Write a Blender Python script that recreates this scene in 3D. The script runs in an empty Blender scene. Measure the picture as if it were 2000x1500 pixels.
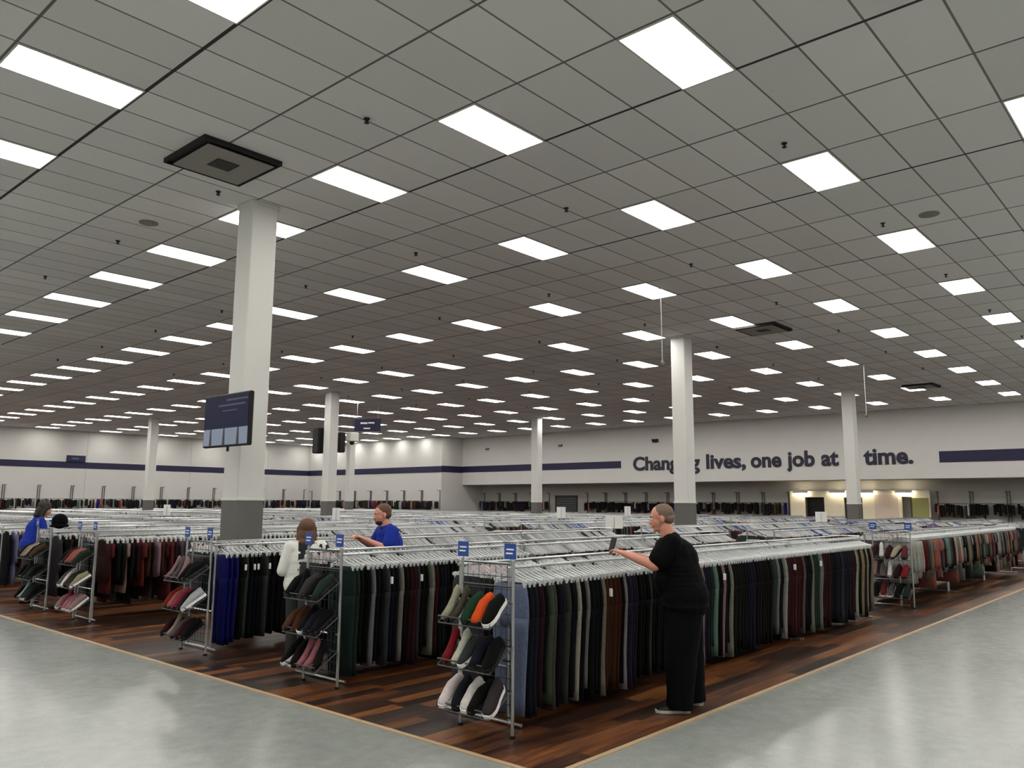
import bpy, math, random
from mathutils import Vector, Matrix, Quaternion
random.seed(7)
PI = math.pi
S = bpy.context.scene
C = S.collection

# ------------------------------------------------------------------ camera
PITCH, ROLL, YAW = 0.146039, 0.005794, 0.725598
F = Vector((math.cos(YAW)*math.cos(PITCH), math.sin(YAW)*math.cos(PITCH), math.sin(PITCH)))
R = Vector((math.sin(YAW), -math.cos(YAW), 0))
U = R.cross(F)
R2 = R*math.cos(ROLL)+U*math.sin(ROLL)
U2 = -R*math.sin(ROLL)+U*math.cos(ROLL)
cd = bpy.data.cameras.new('camera')
cam = bpy.data.objects.new('camera', cd); C.objects.link(cam)
cd.sensor_fit = 'HORIZONTAL'; cd.sensor_width = 36; cd.lens = 36*1569.7/2000
cd.clip_start = 0.05; cd.clip_end = 200
CZ = 1.75
cam.matrix_world = Matrix(((R2.x, U2.x, -F.x, 0), (R2.y, U2.y, -F.y, 0), (R2.z, U2.z, -F.z, CZ), (0, 0, 0, 1)))
S.camera = cam

# ------------------------------------------------------------------ world and exposure
w = bpy.data.worlds.new('world'); S.world = w; w.use_nodes = True
w.node_tree.nodes['Background'].inputs[0].default_value = (0.6, 0.65, 0.7, 1)
w.node_tree.nodes['Background'].inputs[1].default_value = 0.15
S.view_settings.view_transform = 'Standard'
S.view_settings.look = 'None'
S.view_settings.gamma = 1
S.view_settings.use_curve_mapping = False
S.view_settings.exposure = 0.0
PANEL = 16.0            # strength of the ceiling panels

# ------------------------------------------------------------------ materials
def s2l(c):
    return tuple(((v/255)/12.92 if v/255 <= 0.04045 else ((v/255+0.055)/1.055)**2.4) for v in c)
MATS = {}
def mat(name, rgb, rough=0.6, metal=0.0, emit=None, es=0, noise=None, spec=0.5, coat=0.0):
    if name in MATS: return MATS[name]
    m = bpy.data.materials.new(name); m.use_nodes = True
    nt = m.node_tree; b = nt.nodes['Principled BSDF']
    c = (*s2l(rgb), 1)
    b.inputs['Base Color'].default_value = c
    b.inputs['Roughness'].default_value = rough
    b.inputs['Metallic'].default_value = metal
    b.inputs['Specular IOR Level'].default_value = spec
    b.inputs['Coat Weight'].default_value = coat
    if emit:
        b.inputs['Emission Color'].default_value = (*s2l(emit), 1)
        b.inputs['Emission Strength'].default_value = es
    if noise:
        sc, amt = noise
        tc = nt.nodes.new('ShaderNodeTexCoord'); n = nt.nodes.new('ShaderNodeTexNoise')
        n.inputs['Scale'].default_value = sc; n.inputs['Detail'].default_value = 4
        nt.links.new(tc.outputs['Object'], n.inputs['Vector'])
        mx = nt.nodes.new('ShaderNodeMix'); mx.data_type = 'RGBA'
        mx.inputs['A'].default_value = tuple(v*(1-amt) for v in c[:3])+(1,)
        mx.inputs['B'].default_value = tuple(min(1, v*(1+amt)) for v in c[:3])+(1,)
        nt.links.new(n.outputs['Fac'], mx.inputs['Factor'])
        nt.links.new(mx.outputs['Result'], b.inputs['Base Color'])
    MATS[name] = m
    return m

def nodes_of(name):
    m = bpy.data.materials.new(name); m.use_nodes = True
    nt = m.node_tree
    return m, nt, nt.nodes['Principled BSDF']
def mth(nt, op, a, b=None):
    n = nt.nodes.new('ShaderNodeMath'); n.operation = op
    for i, v in enumerate((a, b)):
        if v is None: continue
        if isinstance(v, (int, float)): n.inputs[i].default_value = v
        else: nt.links.new(v, n.inputs[i])
    return n.outputs[0]
def mixc(nt, f, a, b):
    n = nt.nodes.new('ShaderNodeMix'); n.data_type = 'RGBA'
    for k, v in (('Factor', f), ('A', a), ('B', b)):
        if isinstance(v, tuple): n.inputs[k].default_value = (*v[:3], 1)
        elif isinstance(v, (int, float)): n.inputs[k].default_value = v
        else: nt.links.new(v, n.inputs[k])
    return n.outputs['Result']
def posxyz(nt):
    g = nt.nodes.new('ShaderNodeTexCoord'); s = nt.nodes.new('ShaderNodeSeparateXYZ')
    nt.links.new(g.outputs['Object'], s.inputs[0]); return g.outputs['Object'], s.outputs
def noise(nt, vec, scale, detail=3, rough=0.5):
    n = nt.nodes.new('ShaderNodeTexNoise'); n.inputs['Scale'].default_value = scale
    n.inputs['Detail'].default_value = detail; n.inputs['Roughness'].default_value = rough
    nt.links.new(vec, n.inputs['Vector']); return n.outputs['Fac']
def ramp(nt, f, stops):
    n = nt.nodes.new('ShaderNodeValToRGB'); e = n.color_ramp.elements
    while len(e) < len(stops): e.new(0.5)
    for i, (p, c) in enumerate(stops):
        e[i].position = p; e[i].color = (*c, 1)
    nt.links.new(f, n.inputs[0]); return n.outputs[0]
def combine(nt, x, y, z=0.0):
    n = nt.nodes.new('ShaderNodeCombineXYZ')
    for i, v in enumerate((x, y, z)):
        if isinstance(v, (int, float)): n.inputs[i].default_value = v
        else: nt.links.new(v, n.inputs[i])
    return n.outputs[0]
def white(nt, vec):
    n = nt.nodes.new('ShaderNodeTexWhiteNoise'); n.noise_dimensions = '3D'
    nt.links.new(vec, n.inputs['Vector']); return n.outputs['Value']

# ceiling lattice of the light panels (measured): centres at LX0+i*LDX, LY0+j*LDY
LX0, LY0, LDX, LDY = 6.4086, 3.5767, 3.6576, 2.4384
CH = 6.01
def ceiling_mat():
    m, nt, b = nodes_of('ceiling_tile')
    v, s = posxyz(nt)
    u = mth(nt, 'DIVIDE', mth(nt, 'SUBTRACT', s[0], LX0-0.6096), 1.2192)
    t = mth(nt, 'DIVIDE', mth(nt, 'SUBTRACT', s[1], LY0-0.3048), 0.6096)
    def line(c, w):      # 1 on the line
        f = mth(nt, 'FRACT', mth(nt, 'ADD', c, 0.5))
        d = mth(nt, 'ABSOLUTE', mth(nt, 'SUBTRACT', f, 0.5))
        return mth(nt, 'LESS_THAN', d, w)
    lx = line(u, 0.014/1.2192)
    ly = line(t, 0.011/0.6096)
    u3 = mth(nt, 'DIVIDE', mth(nt, 'SUBTRACT', s[0], LX0+0.6096), 3.6576)
    l3 = line(u3, 0.020/3.6576)
    tile = white(nt, combine(nt, mth(nt, 'FLOOR', u), mth(nt, 'FLOOR', t)))
    base = mixc(nt, tile, s2l((224, 224, 224)), s2l((238, 238, 238)))
    fn = noise(nt, v, 60, 3)
    base = mixc(nt, mth(nt, 'MULTIPLY', fn, 0.25), base, s2l((204, 204, 204)))
    col = mixc(nt, ly, base, s2l((128, 126, 121)))
    col = mixc(nt, lx, col, s2l((112, 110, 105)))
    col = mixc(nt, l3, col, s2l((66, 64, 60)))
    nt.links.new(col, b.inputs['Base Color'])
    b.inputs['Roughness'].default_value = 0.9
    b.inputs['Specular IOR Level'].default_value = 0.2
    return m
def concrete_mat():
    m, nt, b = nodes_of('polished_concrete')
    v, s = posxyz(nt)
    a = noise(nt, v, 0.7, 5, 0.6); c = noise(nt, v, 7, 6, 0.65); d = noise(nt, v, 60, 3, 0.6)
    f = mth(nt, 'ADD', mth(nt, 'MULTIPLY', a, 0.35), mth(nt, 'ADD', mth(nt, 'MULTIPLY', c, 0.35), mth(nt, 'MULTIPLY', d, 0.30)))
    col = ramp(nt, f, [(0.36, s2l((128, 132, 129))), (0.5, s2l((142, 146, 142))), (0.64, s2l((156, 159, 155)))])
    nt.links.new(col, b.inputs['Base Color'])
    ro = mth(nt, 'ADD', mth(nt, 'MULTIPLY', c, 0.12), 0.15)
    nt.links.new(ro, b.inputs['Roughness'])
    b.inputs['Specular IOR Level'].default_value = 0.5
    bp = nt.nodes.new('ShaderNodeBump'); bp.inputs['Strength'].default_value = 0.03; bp.inputs['Distance'].default_value = 0.01
    nt.links.new(a, bp.inputs['Height']); nt.links.new(bp.outputs[0], b.inputs['Normal'])
    return m
def wood_mat():
    m, nt, b = nodes_of('wood_plank')
    v, s = posxyz(nt)
    row = mth(nt, 'FLOOR', mth(nt, 'DIVIDE', s[1], 0.152))
    off = mth(nt, 'MULTIPLY', white(nt, combine(nt, row, 3.0)), 1.22)
    colm = mth(nt, 'FLOOR', mth(nt, 'DIVIDE', mth(nt, 'ADD', s[0], off), 1.22))
    r = white(nt, combine(nt, row, colm, 1.0))
    gv = combine(nt, mth(nt, 'MULTIPLY', s[0], 0.9), mth(nt, 'MULTIPLY', s[1], 11), mth(nt, 'MULTIPLY', r, 9))
    g = noise(nt, gv, 2.2, 5, 0.6)
    f = mth(nt, 'ADD', mth(nt, 'MULTIPLY', r, 0.38), mth(nt, 'MULTIPLY', g, 0.62))
    col = ramp(nt, f, [(0.30, s2l((26, 15, 10))), (0.44, s2l((48, 27, 16))), (0.54, s2l((86, 48, 24))), (0.70, s2l((128, 78, 38)))])
    ed = mth(nt, 'LESS_THAN', mth(nt, 'FRACT', mth(nt, 'DIVIDE', s[1], 0.152)), 0.025)
    col = mixc(nt, ed, col, s2l((30, 18, 12)))
    nt.links.new(col, b.inputs['Base Color'])
    b.inputs['Roughness'].default_value = 0.38
    return m
def wall_mat(name, rgb):
    return mat(name, rgb, 0.8, noise=(1.5, 0.03), spec=0.3)
def fabric_mat():        # one cloth material; each garment carries its own colour
    m, nt, b = nodes_of('garment_cloth')
    oi = nt.nodes.new('ShaderNodeObjectInfo')
    v, s = posxyz(nt)
    n = noise(nt, v, 45, 4, 0.7)
    dk = mixc(nt, n, (0.24, 0.24, 0.24), (0.60, 0.60, 0.60))
    mm = nt.nodes.new('ShaderNodeMix'); mm.data_type = 'RGBA'; mm.blend_type = 'MULTIPLY'
    mm.inputs['Factor'].default_value = 1
    nt.links.new(oi.outputs['Color'], mm.inputs['A']); nt.links.new(dk, mm.inputs['B'])
    nt.links.new(mm.outputs['Result'], b.inputs['Base Color'])
    b.inputs['Roughness'].default_value = 0.9
    b.inputs['Specular IOR Level'].default_value = 0.15
    return m
def vcol_mat(name, rough):
    m, nt, b = nodes_of(name)
    a = nt.nodes.new('ShaderNodeAttribute'); a.attribute_name = 'dye'
    nt.links.new(a.outputs['Color'], b.inputs['Base Color'])
    b.inputs['Roughness'].default_value = rough
    return m
def shirt_print_mat():
    m, nt, b = nodes_of('printed_knit')
    v, s = posxyz(nt)
    n = noise(nt, v, 9, 2, 0.5)
    band = mth(nt, 'GREATER_THAN', n, 0.46)
    side = mth(nt, 'LESS_THAN', s[0], 0.06)
    lo = mth(nt, 'LESS_THAN', s[1], 0.09)
    k = mth(nt, 'MULTIPLY', band, mth(nt, 'MULTIPLY', side, lo))
    nt.links.new(mixc(nt, k, s2l((214, 214, 210)), s2l((26, 28, 30))), b.inputs['Base Color'])
    b.inputs['Roughness'].default_value = 0.9
    return m

M_CEIL = ceiling_mat(); M_CONC = concrete_mat(); M_WOOD = wood_mat()
M_CLOTH = fabric_mat(); M_STUFF = vcol_mat('dyed_cloth', 0.9); M_HSTUFF = vcol_mat('dyed_plastic', 0.35)
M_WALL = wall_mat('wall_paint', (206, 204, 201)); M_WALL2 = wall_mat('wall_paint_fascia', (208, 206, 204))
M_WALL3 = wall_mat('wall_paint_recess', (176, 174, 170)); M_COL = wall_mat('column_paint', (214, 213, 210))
M_GREY = wall_mat('column_grey_paint', (104, 103, 100))
M_NAVY = mat('navy_stripe', (26, 21, 62), 0.6)
M_LETTER = mat('dark_letter', (24, 20, 46), 0.5)
M_TAN = mat('edge_strip', (176, 150, 118), 0.5)
M_CHROME = mat('rack_chrome', (186, 188, 190), 0.28, 0.9)
M_WIRE = mat('dark_wire', (74, 76, 80), 0.4, 0.8)
M_HANG = mat('clear_hanger_plastic', (206, 209, 210), 0.25, spec=0.7)
M_BLACK = mat('black_plastic', (14, 14, 16), 0.5, spec=0.3)
M_WHITE = mat('white_card', (232, 232, 230), 0.6)
M_WPL = mat('white_metal', (216, 215, 210), 0.5)
M_BLUE = mat('sign_blue', (28, 70, 150), 0.45)
M_PANEL = mat('light_diffuser', (240, 240, 235), 0.5, emit=(255, 252, 244), es=PANEL)
M_SKIN = mat('skin', (196, 142, 118), 0.55, noise=(30, 0.06))
M_SKIN2 = mat('skin_pink', (204, 140, 120), 0.55, noise=(30, 0.06))
M_BLACKC = mat('black_cloth', (9, 9, 11), 0.95, spec=0.1, noise=(20, 0.25))
M_BLUEC = mat('royal_blue_cloth', (22, 44, 140), 0.85, spec=0.2, noise=(12, 0.15))
M_DKC = mat('dark_olive_cloth', (34, 36, 34), 0.9, noise=(14, 0.3))
M_KNIT = shirt_print_mat()
M_HAIRB = mat('brown_hair', (92, 62, 44), 0.7, noise=(60, 0.3))
M_HAIRD = mat('dark_hair', (36, 26, 22), 0.7, noise=(60, 0.3))
M_HAIRG = mat('greying_hair', (112, 90, 78), 0.7, noise=(60, 0.25))
M_EYE = mat('eye_white', (225, 222, 216), 0.3)
M_LIP = mat('lip', (150, 84, 78), 0.5)

# ------------------------------------------------------------------ mesh builder
class MB:
    def __init__(s): s.v = []; s.f = []; s.m = []; s.mi = 0
    def add(s, vs, fs):
        n = len(s.v); s.v.extend([tuple(p) for p in vs]); s.f.extend([tuple(i+n for i in f) for f in fs]); s.m.extend([s.mi]*len(fs))
        return s
    def box(s, x0, x1, y0, y1, z0, z1):
        vs = [(x, y, z) for z in (z0, z1) for x, y in ((x0, y0), (x1, y0), (x1, y1), (x0, y1))]
        return s.add(vs, [(3, 2, 1, 0), (4, 5, 6, 7), (0, 1, 5, 4), (1, 2, 6, 5), (2, 3, 7, 6), (3, 0, 4, 7)])
    def bbox(s, x0, x1, y0, y1, z0, z1, b=0.01):      # box with chamfered edges
        vs = []
        for z, k in ((z0, 1), (z0+b, 0), (z1-b, 0), (z1, 1)):
            i = b*k
            for x, y in ((x0+i+b, y0+i), (x1-i-b, y0+i), (x1-i, y0+i+b), (x1-i, y1-i-b), (x1-i-b, y1-i), (x0+i+b, y1-i), (x0+i, y1-i-b), (x0+i, y0+i+b)):
                vs.append((x, y, z))
        fs = [tuple(range(7, -1, -1)), tuple(range(24, 32))]
        for r in range(3):
            for k in range(8):
                a = r*8+k; c = r*8+(k+1) % 8
                fs.append((a, c, c+8, a+8))
        return s.add(vs, fs)
    def ring(s, rings, caps=True, closed=False):
        n = len(rings[0]); vs = [p for r in rings for p in r]; fs = []
        for i in range(len(rings)-1):
            for k in range(n):
                a = i*n+k; b = i*n+(k+1) % n
                fs.append((a, b, b+n, a+n))
        if closed:
            o = (len(rings)-1)*n
            for k in range(n): fs.append((o+k, o+(k+1) % n, (k+1) % n, k))
        elif caps:
            fs.append(tuple(range(n-1, -1, -1))); fs.append(tuple(range((len(rings)-1)*n, len(rings)*n)))
        return s.add(vs, fs)
    def tube(s, pts, r, seg=6):
        pts = [Vector(p) for p in pts]; rr = r if isinstance(r, (list, tuple)) else [r]*len(pts)
        rings = []; prev = None
        for i, p in enumerate(pts):
            d = (pts[min(i+1, len(pts)-1)]-pts[max(i-1, 0)]).normalized()
            if prev is None:
                a = Vector((0, 0, 1)) if abs(d.z) < 0.9 else Vector((1, 0, 0))
                u = d.cross(a).normalized()
            else:
                u = (prev-d*prev.dot(d)).normalized()
            prev = u; v = d.cross(u)
            rings.append([p+(u*math.cos(t)+v*math.sin(t))*rr[i] for t in [2*PI*k/seg for k in range(seg)]])
        return s.ring(rings)
    def ball(s, c, r, seg=12, rg=8, rot=None):
        if isinstance(r, (int, float)): r = (r, r, r)
        c = Vector(c); rings = []
        q = rot or Quaternion()
        for i in range(rg+1):
            a = PI*(i+0.02*(1 if i == 0 else (-1 if i == rg else 0)))/rg
            rings.append([c+q@Vector((r[0]*math.sin(a)*math.cos(t), r[1]*math.sin(a)*math.sin(t), -r[2]*math.cos(a))) for t in [2*PI*k/seg for k in range(seg)]])
        return s.ring(rings)
    def cap(s, p0, p1, r0, r1, seg=12, sq=1.0, up=None):      # capsule that tapers, closed; sq squashes it across 'up'
        p0, p1 = Vector(p0), Vector(p1); d = (p1-p0); L = d.length; d.normalize()
        a = up or (Vector((0, 0, 1)) if abs(d.z) < 0.9 else Vector((1, 0, 0)))
        a = Vector(a); u = d.cross(a).normalized(); v = d.cross(u)
        rings = []
        for k in range(5):
            t = -PI/2+PI/2*k/4+(0.04 if k == 0 else 0)
            rings.append((p0+d*r0*math.sin(t), r0*math.cos(t)))
        for k in range(5):
            t = PI/2*k/4-(0.04 if k == 4 else 0)
            rings.append((p1+d*r1*math.sin(t), r1*math.cos(t)))
        return s.ring([[c+(u*math.cos(t)+v*sq*math.sin(t))*r for t in [2*PI*k/seg for k in range(seg)]] for c, r in rings])
    def mesh(s, name, mats, smooth=False):
        me = bpy.data.meshes.new(name); me.from_pydata(s.v, [], s.f)
        for m in (mats if isinstance(mats, (list, tuple)) else [mats]): me.materials.append(m)
        me.polygons.foreach_set('material_index', s.m)
        if smooth: me.polygons.foreach_set('use_smooth', [True]*len(me.polygons))
        me.update(); return me
    def build(s, name, mats, parent=None, smooth=False, loc=None, rz=None):
        o = bpy.data.objects.new(name, s.mesh(name, mats, smooth)); C.objects.link(o)
        if parent: o.parent = parent
        if loc is not None: o.location = loc
        if rz is not None: o.rotation_euler.z = rz
        return o
def tag(o, label=None, cat=None, group=None, kind=None):
    if label: o['label'] = label
    if cat: o['category'] = cat
    if group: o['group'] = group
    if kind: o['kind'] = kind
    return o
def empty(name, loc=(0, 0, 0), rz=0):
    o = bpy.data.objects.new(name, None); C.objects.link(o); o.location = loc; o.rotation_euler.z = rz
    o.empty_display_size = 0.1; return o
def struct(name, mb, m): return tag(mb.build(name, m), kind='structure')
def dup(root, loc=None, rz=None, color=None, parent=None, scale=None):
    r = root.copy(); C.objects.link(r)
    if parent: r.parent = parent
    if loc is not None: r.location = loc
    if rz is not None: r.rotation_euler.z = rz
    if scale: r.scale = scale
    if color: r.color = (*s2l(color), 1)
    for ch in KIDS.get(root.name, []): dup(ch, parent=r)
    return r
KIDS = {}
def remember(root):
    KIDS[root.name] = [o for o in C.objects if o.parent == root]
    for k in KIDS[root.name]: remember(k)
ORD = ['zeroth', 'first', 'second', 'third', 'fourth', 'fifth', 'sixth', 'seventh', 'eighth', 'ninth', 'tenth']
def nth(n):
    if n <= 10: return ORD[n]
    return '%d%s' % (n, 'th' if 10 < n % 100 < 14 else {1: 'st', 2: 'nd', 3: 'rd'}.get(n % 10, 'th'))

# ------------------------------------------------------------------ room shell
RX0, RY0, YL, XW, XF, XR = -7.0, -9.0, 53.6, 36.6, 38.55, 40.4
YC = 38.6
EX, EY = 4.30, 3.48                                   # corner of the wooden floor
b = MB().box(RX0-.2, XR+.2, RY0-.2, YL+.2, -0.2, 0.0); struct('floor', b, M_CONC)
b = MB().box(EX, XR, EY, YL, 0.0, 0.004); struct('floor_wood', b, M_WOOD)
b = MB().box(EX-0.045, XR, EY-0.045, EY, 0, 0.007); struct('trim_1', b, M_TAN)
b = MB().box(EX-0.045, EX, EY, YL, 0, 0.007); struct('trim_2', b, M_TAN)
b = MB().box(RX0-.2, XR+.2, RY0-.2, YL+.2, CH, CH+0.1); struct('ceiling', b, M_CEIL)
b = MB().box(RX0-.2, XW+.2, YL, YL+.2, 0, CH); struct('wall_left', b, M_WALL)
b = MB().box(XW, XW+.2, YC, YL, 0, CH); struct('wall_back', b, M_WALL)
b = MB().box(XW+.2, XR, YC, YC+.2, 0, CH); struct('wall_return', b, M_WALL)
b = MB().box(XF, XF+.2, RY0, YC, 2.93, CH); struct('wall_right', b, M_WALL2)
b = MB().box(XF, XR, RY0, YC, 2.88, 2.93); struct('wall_soffit', b, M_WALL2)
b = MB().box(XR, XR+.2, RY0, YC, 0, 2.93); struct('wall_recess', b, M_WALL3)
b = MB().box(RX0-.2, RX0, RY0-.2, YL, 0, CH); struct('wall_near_left', b, M_WALL)
b = MB().box(RX0, XR+.2, RY0-.2, RY0, 0, CH); struct('wall_near_right', b, M_WALL)
# navy stripe round the walls
n = 3
for args in ((2.0, XW-.012, YL-.012, YL, 3.68, 4.07), (XW-.012, XW, YC-.012, YL-.012, 3.67, 4.08), (XW, XF-.012, YC-.012, YC, 3.68, 4.10),
             (XF-.012, XF, 25.85, YC-.012, 3.70, 4.11), (XF-.012, XF, -5.0, 9.33, 3.56, 4.05)):
    struct('trim_%d' % n, MB().box(*args), M_NAVY); n += 1
# panel joints of the tilt-up walls
for x in (13.6, 20.2, 27, 33.0): struct('trim_%d' % n, MB().box(x-.01, x+.01, YL-.006, YL, 0, CH), M_WALL3); n += 1

# ------------------------------------------------------------------ lettering
def lettering():
    t = empty('wall_lettering', (XF-.02, 18, 3.57))
    tag(t, 'dark navy slogan lettering high on the white right-hand wall between two stripe ends', 'lettering')
    words = ['Changing', 'lives,', 'one', 'job', 'at', 'a', 'time.']
    full = 'Changing lives, one job at a time.'
    def tmesh(s):
        cu = bpy.data.curves.new('t', 'FONT'); cu.body = s; cu.size = 1.0; cu.offset = 0.034; cu.extrude = 0.012; cu.resolution_u = 4
        o = bpy.data.objects.new('t', cu); C.objects.link(o)
        bpy.context.view_layer.update()
        me = bpy.data.meshes.new_from_object(o.evaluated_get(bpy.context.evaluated_depsgraph_get()))
        bpy.data.objects.remove(o); return me
    spans = [(25.03, 20.87), (20.49, 18.28), (18.01, 16.41), (16.15, 14.76), (14.45, 13.63), (13.26, 12.86), (12.50, 10.38)]
    for wd, (Y0, Y1) in zip(words, spans):
        me = tmesh(wd); me.materials.append(M_LETTER); me.name = 'word'
        xs = [v.co.x for v in me.vertices]; xa, xb = min(xs), max(xs)
        sx = (Y0-Y1)/(xb-xa)
        o = bpy.data.objects.new('word', me); C.objects.link(o); o.parent = t
        # text x -> -Y, text y -> Z, face -X
        o.matrix_local = Matrix(((0, 0, -1, 0), (-sx, 0, 0, Y0-18+xa*sx), (0, 1.03, 0, 0), (0, 0, 0, 1)))
lettering()

# ------------------------------------------------------------------ columns
def column(x, y, label, w=0.40):
    t = empty('column', (x+w/2, y+w/2, 0)); t['label'] = label; t['category'] = 'column'; t['group'] = 'square white store columns'
    h = w/2
    MB().bbox(-h, h, -h, h, 1.76, CH, 0.012).build('shaft', M_COL, t)
    b = MB().bbox(-h-.006, h+.006, -h-.006, h+.006, 0.004, 1.76, 0.012).build('base_cladding', M_GREY, t); b['label'] = 'dark grey painted lower part'
    MB().bbox(-h-.012, h+.012, -h-.012, h+.012, 1.75, 1.79, 0.005).build('band', M_WPL, t)
    if x < 10:      # ceiling collar of the nearest one
        MB().bbox(-h-.02, h+.02, -h-.02, h+.02, CH-.06, CH-.001, 0.008).build('collar', M_COL, t)
for a in ((5.75, 10.05, 'large white square column with grey base carrying the wall monitor, nearest to the camera'),
          (18.15, 10.18, 'white square column behind the man in black, covering part of the slogan'),
          (30.6, 10.22, 'white square column standing before the bright fitting-room doorways'),
          (18.65, 26.0, 'white square column in the middle distance with black speakers on its sides'),
          (31.2, 25.95, 'white square column in front of the left piece of the navy stripe'),
          (18.9, 42.0, 'slim distant white column before the left wall, left of the monitor column'),
          (31.6, 41.8, 'far white column just behind the speaker column, near the back wall')):
    column(*a)

# ------------------------------------------------------------------ ceiling lights
def make_light():
    t = MB()
    X, Y, z0, z1, f = 0.6, 0.297, -0.016, -0.001, 0.016
    for a in ((-X, X, -Y, -Y+f, z0, z1), (-X, X, Y-f, Y, z0, z1), (-X, -X+f, -Y+f, Y-f, z0, z1), (X-f, X, -Y+f, Y-f, z0, z1)): t.box(*a)
    o = t.build('ceiling_light', M_WPL)
    d = MB().box(-X+f, X-f, -Y+f, Y-f, -0.010, -0.002).build('diffuser', M_PANEL, o); d['label'] = 'glowing white diffuser'
    return o
L0 = make_light(); remember(L0)
cells = [(i, j) for i in range(-3, 9) for j in range(-4, 21)]
ROWN = {-3: 'third row before the monitor column', -2: 'second row before the monitor column', -1: 'row at the upper left corner', 0: 'row just before the monitor column',
        1: 'row crossing behind the monitor column'}
first = True
for i, j in cells:
    o = L0 if first else dup(L0); first = False
    o.location = (LX0+i*LDX, LY0+j*LDY, CH)
    rn = ROWN.get(i, '%s row beyond the monitor column' % nth(i))
    place = {-4: 'nearest', }.get(j, nth(j+1) if j >= 0 else '')
    if j >= 0: lb = 'white ceiling light panel, %s from the right in the %s' % (nth(j+1), rn)
    else: lb = 'white ceiling light panel, %s beyond the right frame edge, %s' % (nth(-j), rn)
    tag(o, lb, 'ceiling light', 'rectangular ceiling light panels')

# ------------------------------------------------------------------ ceiling details
def make_vent():
    t = empty('ceiling_vent')
    dk = mat('vent_black', (22, 20, 20), 0.7); gy = mat('vent_plate', (150, 146, 141), 0.7)
    b = MB()
    for a in ((-.52, .52, -.52, -.50), (-.52, .52, .50, .52), (-.52, -.50, -.50, .50), (.50, .52, -.50, .50)): b.box(*a, -.06, -.001)
    b.build('skirt', dk, t)
    MB().box(-.49, .49, -.49, .49, -.03, -.001).build('duct_opening', dk, t)
    b = MB()
    for a in ((-.42, .47, -.42, -.14), (-.42, .47, .16, .47), (-.42, -.14, -.14, .16), (.16, .47, -.14, .16)): b.box(*a, -.064, -.054)
    b.build('plate', gy, t)
    MB().box(-.13, .13, -.13, .13, -.07, -.05).build('inner_plate', mat('vent_inner', (60, 56, 52), 0.7), t)
    MB().tube([(0, 0, -.05), (0, 0, -.002)], .03, 8).build('centre_stem', dk, t)
    return t
V = make_vent(); remember(V)
for k, (x, y, lb) in enumerate(((4.78, 9.14, 'large dark square ceiling vent just before the monitor column'),
                                (18.5, 8.2, 'dark square ceiling vent above and right of the column behind the man in black'),
                                (31.3, 8.0, 'small distant ceiling vent near the slogan wall, far right'))):
    o = V if k == 0 else dup(V); o.location = (x, y, CH); tag(o, lb, 'ceiling vent', 'square ceiling vents')
def make_sprinkler():
    b = MB().tube([(0, 0, -.001), (0, 0, -.012)], .035, 12).tube([(0, 0, -.01), (0, 0, -.05)], .012, 8)
    b.tube([(0, 0, -.05), (0, 0, -.056)], .028, 12)
    b.tube([(.012, 0, -.012), (.02, 0, -.03), (0, 0, -.05)], .004, 5).tube([(-.012, 0, -.012), (-.02, 0, -.03), (0, 0, -.05)], .004, 5)
    return b.build('sprinkler_head', mat('dark_brass', (44, 40, 38), 0.5, 0.3))
sp = make_sprinkler(); k = 0
for a in range(7):
    for c in range(8):
        x, y = 5.27+a*3.66, 3.6+c*3.28
        if a == 0 and c == 0: continue
        o = sp if k == 0 else dup(sp); k += 1
        o.location = (x, y, CH)
        tag(o, 'small dark ceiling sprinkler head, %s from the right in the %s line' % (nth(c+1), nth(a+1)), 'sprinkler', 'ceiling sprinkler heads')
for x, y, lb in ((5.21, 12.18, 'faint round flat speaker plate in the ceiling left of the monitor column'), (12.63, 2.96, 'faint round flat speaker plate in the ceiling at the far right')):
    o = MB().tube([(0, 0, -.001), (0, 0, -.012)], .14, 24).tube([(0, 0, -.012), (0, 0, -.02)], [.11, .10], 24).build('ceiling_speaker', mat('speaker_plate', (136, 133, 126), 0.8), loc=(x, y, CH))
    tag(o, lb, 'ceiling speaker', 'round ceiling speakers')
for x, y, zb, lb in ((13.62, 8.13, 4.42, 'thin white rod hanging from the ceiling, left of the column behind the man in black'),
                     (25.46, 8.1, 4.38, 'thin pale rod hanging from the ceiling, right of the column by the fitting rooms')):
    t = empty('hanging_rod', (x, y, CH))
    MB().tube([(0, 0, -.001), (0, 0, zb-CH+.1)], .009, 6).build('rod', M_WPL, t)
    MB().tube([(0, 0, -.001), (0, 0, -.03)], .05, 12).build('ceiling_plate', M_WPL, t)
    MB().ball((0, 0, zb-CH+.05), (.045, .045, .06), 10, 6).build('tip', mat('tip_grey', (120, 112, 108)), t, True)
    tag(t, lb, 'hanging rod', 'hanging ceiling rods')

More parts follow.
